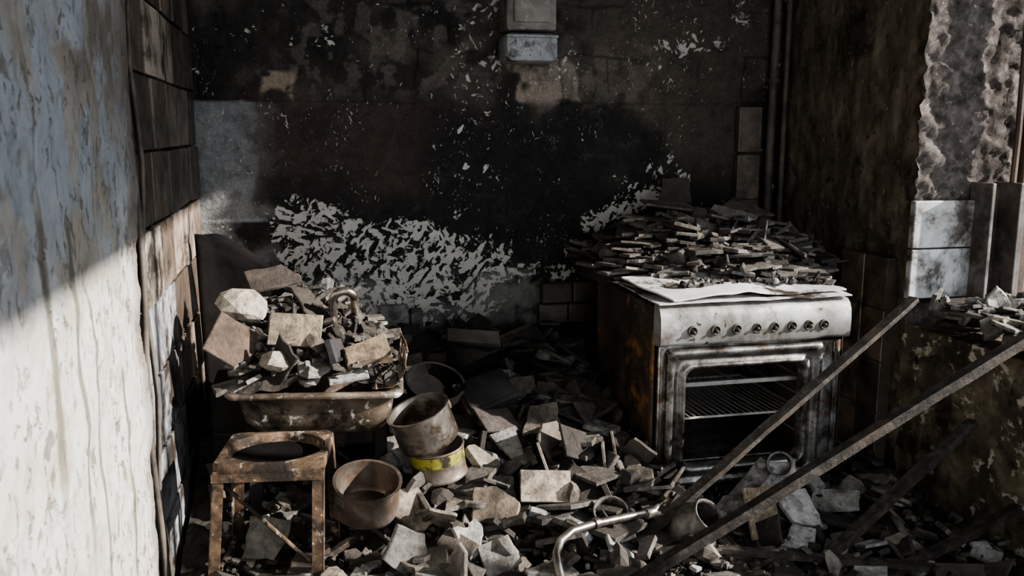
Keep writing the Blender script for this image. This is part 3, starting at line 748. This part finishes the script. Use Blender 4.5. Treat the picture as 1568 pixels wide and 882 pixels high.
mb.tube(pts,.014,10); mb.tube([(.07,2.88,.70),(.07,2.88,.735)],.022,12)
mb.build('sink_faucet',[M_ALU],smooth=True,angle=.7)
mb=MB()
for i in range(9):
    t=i/8; y=2.60+.16*t
    mb.tube([(.17,y,.64),(.23,y,.64),(.265,y,.68),(.275,y+.01*math.sin(i*2),.745+.02*t)],.003,6)
for (x,z) in ((.18,.642),(.25,.66),(.27,.70),(.276,.75)):
    mb.tube([(x,2.59,z),(x+.004,2.68,z+.008),(x,2.78,z+.012)],.004,6)
mb.build('wire_dish_rack',[M_RUST],smooth=True)
mb=MB(); nx=16;nz_=20;vs=[];fs=[]
for i in range(nx+1):
    u=i/nx; x=-.385+.29*u; top=1.045-.17*max(0,(u-.25)/.75)**1.2
    for j in range(nz_+1):
        v=j/nz_; vs.append((x,3.42-.08*(1-u)**2-.10*v+.01*mnoise.noise(Vector((x*9,v*3,0))),.3+(top-.3)*v+.006*mnoise.noise(Vector((x*30,0,0)))))
for i in range(nx):
    for j in range(nz_):
        k=i*(nz_+1)+j; fs.append((k,k+nz_+1,k+nz_+2,k+1))
mb.add(vs,fs); mb.build('charred_splash_panel',[M_CHAR],smooth=True,solid=.006)

# ------------------------------------------------------------ stool frame
so=empty('rusty_stool'); pivot(so,(-.11,2.45,0),math.radians(-8))
mb=MB()
sx0,sx1,sy0,sy1,sz=-.255,.035,2.32,2.575,.535
n=48; sq=[];ci=[]
for k in range(n):
    a=2*math.pi*(k+.5)/n; c_,s_=math.cos(a),math.sin(a); q=1/max(abs(c_),abs(s_))
    sq.append((c_*q,s_*q)); ci.append((c_,s_))
mx,my=(sx0+sx1)/2,(sy0+sy1)/2; hx,hy=(sx1-sx0)/2,(sy1-sy0)/2
def lp(src,f,z): return [(mx+p[0]*hx*f,my+p[1]*hy*f,z) for p in src]
loft(mb,[lp(sq,1,sz-.03),lp(sq,1.01,sz-.026),lp(sq,1.01,sz-.004),lp(sq,.99,sz),lp(ci,.93,sz),lp(ci,.91,sz-.004),lp(ci,.90,sz-.02),lp(ci,.84,sz-.024)])
loft(mb,[lp(sq,.98,sz-.03),lp(sq,.98,sz-.006),lp(ci,.93,sz-.004)])
mb.build('seat_ring',[M_RUST],parent=so,smooth=True,angle=.7)
mb=MB(); loft(mb,[lp(ci,.9,sz-.024),lp(ci,.5,sz-.032),lp(ci,.1,sz-.035)],capend=True)
mb.build('seat_pan',[M_CHAR],parent=so,smooth=True)
mb=MB()
def leg(x,y,ox,oy,w=.03):
    sgx=1 if x<mx else -1; sgy=1 if y<my else -1
    for (bx,by) in ((w,.003),(.003,w)):
        vs=[]
        for (px,py,pz) in ((x,y,sz-.02),(x+ox,y+oy,.02)):
            for (qx,qy) in ((0,0),(bx*sgx,0),(bx*sgx,by*sgy),(0,by*sgy)): vs.append((px+qx,py+qy,pz))
        mb.add(vs,[(0,1,5,4),(1,2,6,5),(2,3,7,6),(3,0,4,7),(0,3,2,1),(4,5,6,7)])
leg(sx0,sy0,-.04,-.03); leg(sx1,sy0,-.015,-.03); leg(sx0,sy1,-.03,.03); leg(sx1,sy1,.015,.03)
mb.box(sx0-.004,sx1,sy0-.004,sy0+.001,sz-.05,sz-.028,0)
mb.tube([(sx0+.02,sy0+.03,sz-.07),(sx1-.06,sy0+.10,.2)],.006,8); mb.tube([(sx0-.02,sy0,.2),(sx0-.01,sy1,.2)],.007,8)
mb.build('legs',[M_RUST],parent=so)

# ------------------------------------------------------------ pots, tins
def potprof(r,h,th=.003,flare=0):
    return [(0,0),(r*.88,0),(r*.96,.006),(r,.018),(r+flare,h-.006),(r+.006+flare,h-.002),(r+.006+flare,h+.001),(r+flare-th,h),(r-th,.02),(r*.9,.008),(0,.006)]
def pot(name,r,h,loc,rot,mat,handles=True,dent=.03):
    e=empty(name,loc); e.rotation_euler=rot
    mb=MB(); mb.lathe(potprof(r,h),48,0,dent=dent,seed=r*90); mb.build('pot_body',[mat],parent=e,smooth=True,angle=.9)
    if handles:
        mb=MB()
        for s_ in (-1,1):
            mb.box(s_*r-.005,s_*r+.006,-.016,.016,h-.04,h-.012,0,bev=.003)
            for q in (-.009,.009): mb.tube([(s_*r,q,h-.026),(s_*(r+.008),q,h-.026)],.0035,8)
        mb.build('handle_brackets',[M_PIPE],parent=e)
    return e
pot('aluminium_pot',.094,.12,(.345,2.62,.45),(d(2),d(-20),d(10)),M_ALU)
pot('aluminium_pot.001',.094,.11,(.135,2.47,.31),(d(14),d(-8),d(35)),M_ALU2,dent=.05)
pot('frying_pan',.10,.05,(.40,2.95,.51),(d(24),d(8),d(0)),M_CHAR,handles=False)
e=empty('yellow_tin',(.375,2.62,.345)); e.rotation_euler=(d(4),d(-8),0)
mb=MB(); mb.lathe([(0,0),(.085,0),(.088,.004),(.085,.01),(.085,.045),(.085,.055)],40,1,dent=.03); mb.lathe([(.085,.055),(.085,.09)],40,0,dent=.03)
mb.lathe([(.085,.09),(.089,.095),(.085,.10),(.08,.096),(.08,.088),(0,.086)],40,1,dent=.03)
mb.build('tin_body',[M_YEL,M_ALU2],parent=e,smooth=True)
mb=MB()
Mx=Matrix.Translation((.56,3.08,.60))@Euler((d(12),d(5),d(-8))).to_matrix().to_4x4()
mb.box(-.09,.09,-.05,.05,-.10,.075,0,M=Mx,bev=.006); mb.box(-.095,.095,-.055,.055,.06,.08,0,M=Mx,bev=.004)
mb.build('charred_canister',[M_CHAR],smooth=True,angle=.6)
mb=MB()
Mx=Matrix.Translation((.58,2.93,.50))@Euler((d(35),d(-12),d(15))).to_matrix().to_4x4()
mb.box(-.10,.10,-.07,.07,-.03,.02,0,M=Mx,bev=.006); mb.box(-.085,.085,-.055,.055,.018,.028,0,M=Mx,bev=.004)
mb.build('charred_baking_tin',[M_BLACK],smooth=True,angle=.6)
mb=MB()
mb.tube([(1.06,2.44,.27),(.98,2.36,.27),(.88,2.33,.275),(.78,2.30,.28),(.70,2.27,.28),(.655,2.235,.27),(.63,2.19,.255),(.625,2.14,.23),(.63,2.09,.18)],[.009,.010,.012,.012,.012,.012,.012,.012,.012],10)
mb.tube([(.985,2.362,.27),(.955,2.352,.27)],.018,10); mb.tube([(.79,2.304,.28),(.775,2.298,.28)],.017,10)
mb.build('bent_tap_spout',[M_ALU],smooth=True,angle=.8)
e=empty('open_tin_can',(.86,2.40,.235)); e.rotation_euler=(d(30),d(-10),0)
mb=MB(); mb.lathe([(0,0),(.05,0),(.05,.05),(.053,.055),(.049,.055),(.045,.05),(.045,.004),(0,.004)],32); mb.build('can_body',[M_DULL],parent=e,smooth=True,angle=.8)
e=empty('charred_jug',(1.06,2.36,.17)); e.rotation_euler=(d(40),d(20),d(10))
mb=MB(); mb.lathe([(0,0),(.05,0),(.068,.03),(.076,.08),(.068,.12),(.05,.15),(.053,.165),(.049,.165),(.045,.15),(.062,.118),(.068,.08),(.055,.02),(0,.01)],36,dent=.05)
mb.tube([(.066,0,.13),(.103,0,.12),(.108,0,.08),(.076,0,.05)],.008,8)
mb.build('jug_body',[M_DULL],parent=e,smooth=True)
mb=MB()
Mx=Matrix.Translation((1.50,2.54,.31))@Euler((d(72),d(10),d(-30))).to_matrix().to_4x4()
mb.lathe([(.034,-.08),(.038,-.08),(.038,.05),(.043,.05),(.043,.065),(.036,.065),(.034,.05),(.034,-.08)],28,0,M=Mx)
mb.build('flue_pipe',[M_DULL],smooth=True,angle=.8)
mb=MB(); Mx=Matrix.Translation((1.38,2.50,.27))@Euler((d(40),d(-35),d(20))).to_matrix().to_4x4()
mb.box(-.09,.09,-.03,.03,-.006,.006,0,(.3,.3,.3),M=Mx,bev=.002); mb.build('fallen_board',[M_DULL])

# ------------------------------------------------------------ bars
def bar(name,a,b,w,h,sag=.0,n=14):
    mb=MB(); a=Vector(a);b=Vector(b); pts=[]
    for i in range(n+1):
        t=i/n; p=a.lerp(b,t); p.z-=sag*math.sin(t*math.pi); p+=Vector((mnoise.noise(p*6),mnoise.noise(p*6+Vector((3,1,2))),mnoise.noise(p*6+Vector((1,7,2)))))*.004
        pts.append(p)
    mb.tube(pts,[w*(1+.08*mnoise.noise(p*25)) for p in pts],4,flat=h/w)
    return mb.build(name,[M_BAR])
bar('metal_bar',(2.03,2.62,.83),(.90,2.30,.20),.026,.012)
bar('metal_bar.001',(2.25,2.08,.95),(.74,2.10,.155),.024,.02)
bar('metal_bar.002',(1.98,2.24,.515),(1.36,2.13,.13),.022,.018)
bar('metal_bar.003',(2.08,2.14,.27),(1.55,2.06,.13),.02,.016,-.0)
bar('metal_bar.004',(1.12,2.2,.21),(1.75,2.03,.16),.02,.012)
bar('metal_bar.005',(-.0,2.45,.18),(.32,2.62,.30),.012,.012)

# ------------------------------------------------------------ light
w=bpy.data.worlds.new('World'); bpy.context.scene.world=w; w.use_nodes=True
bg=w.node_tree.nodes['Background']; bg.inputs[0].default_value=(.87,.93,1,1); bg.inputs[1].default_value=2.8
sd=bpy.data.lights.new('sun','SUN'); sd.energy=13; sd.color=(1,.95,.88); sd.angle=math.radians(.8)
so_=bpy.data.objects.new('sun',sd); COL.objects.link(so_); so_.location=(6,-1,4)
so_.rotation_euler=Vector((-1,.37,-.5)).to_track_quat('-Z','Y').to_euler()
cd=bpy.data.cameras.new('camera'); cd.sensor_width=36; cd.lens=1663/1920*36
cd.dof.use_dof=True; cd.dof.focus_distance=2.9; cd.dof.aperture_fstop=5.6
cam=bpy.data.objects.new('camera',cd); COL.objects.link(cam); cam.location=(0,0,1.4)
cam.rotation_euler=(math.radians(80),0,math.radians(-13))
bpy.context.scene.camera=cam
try:
    bpy.context.scene.view_settings.look='AgX - Medium High Contrast'
except Exception: pass
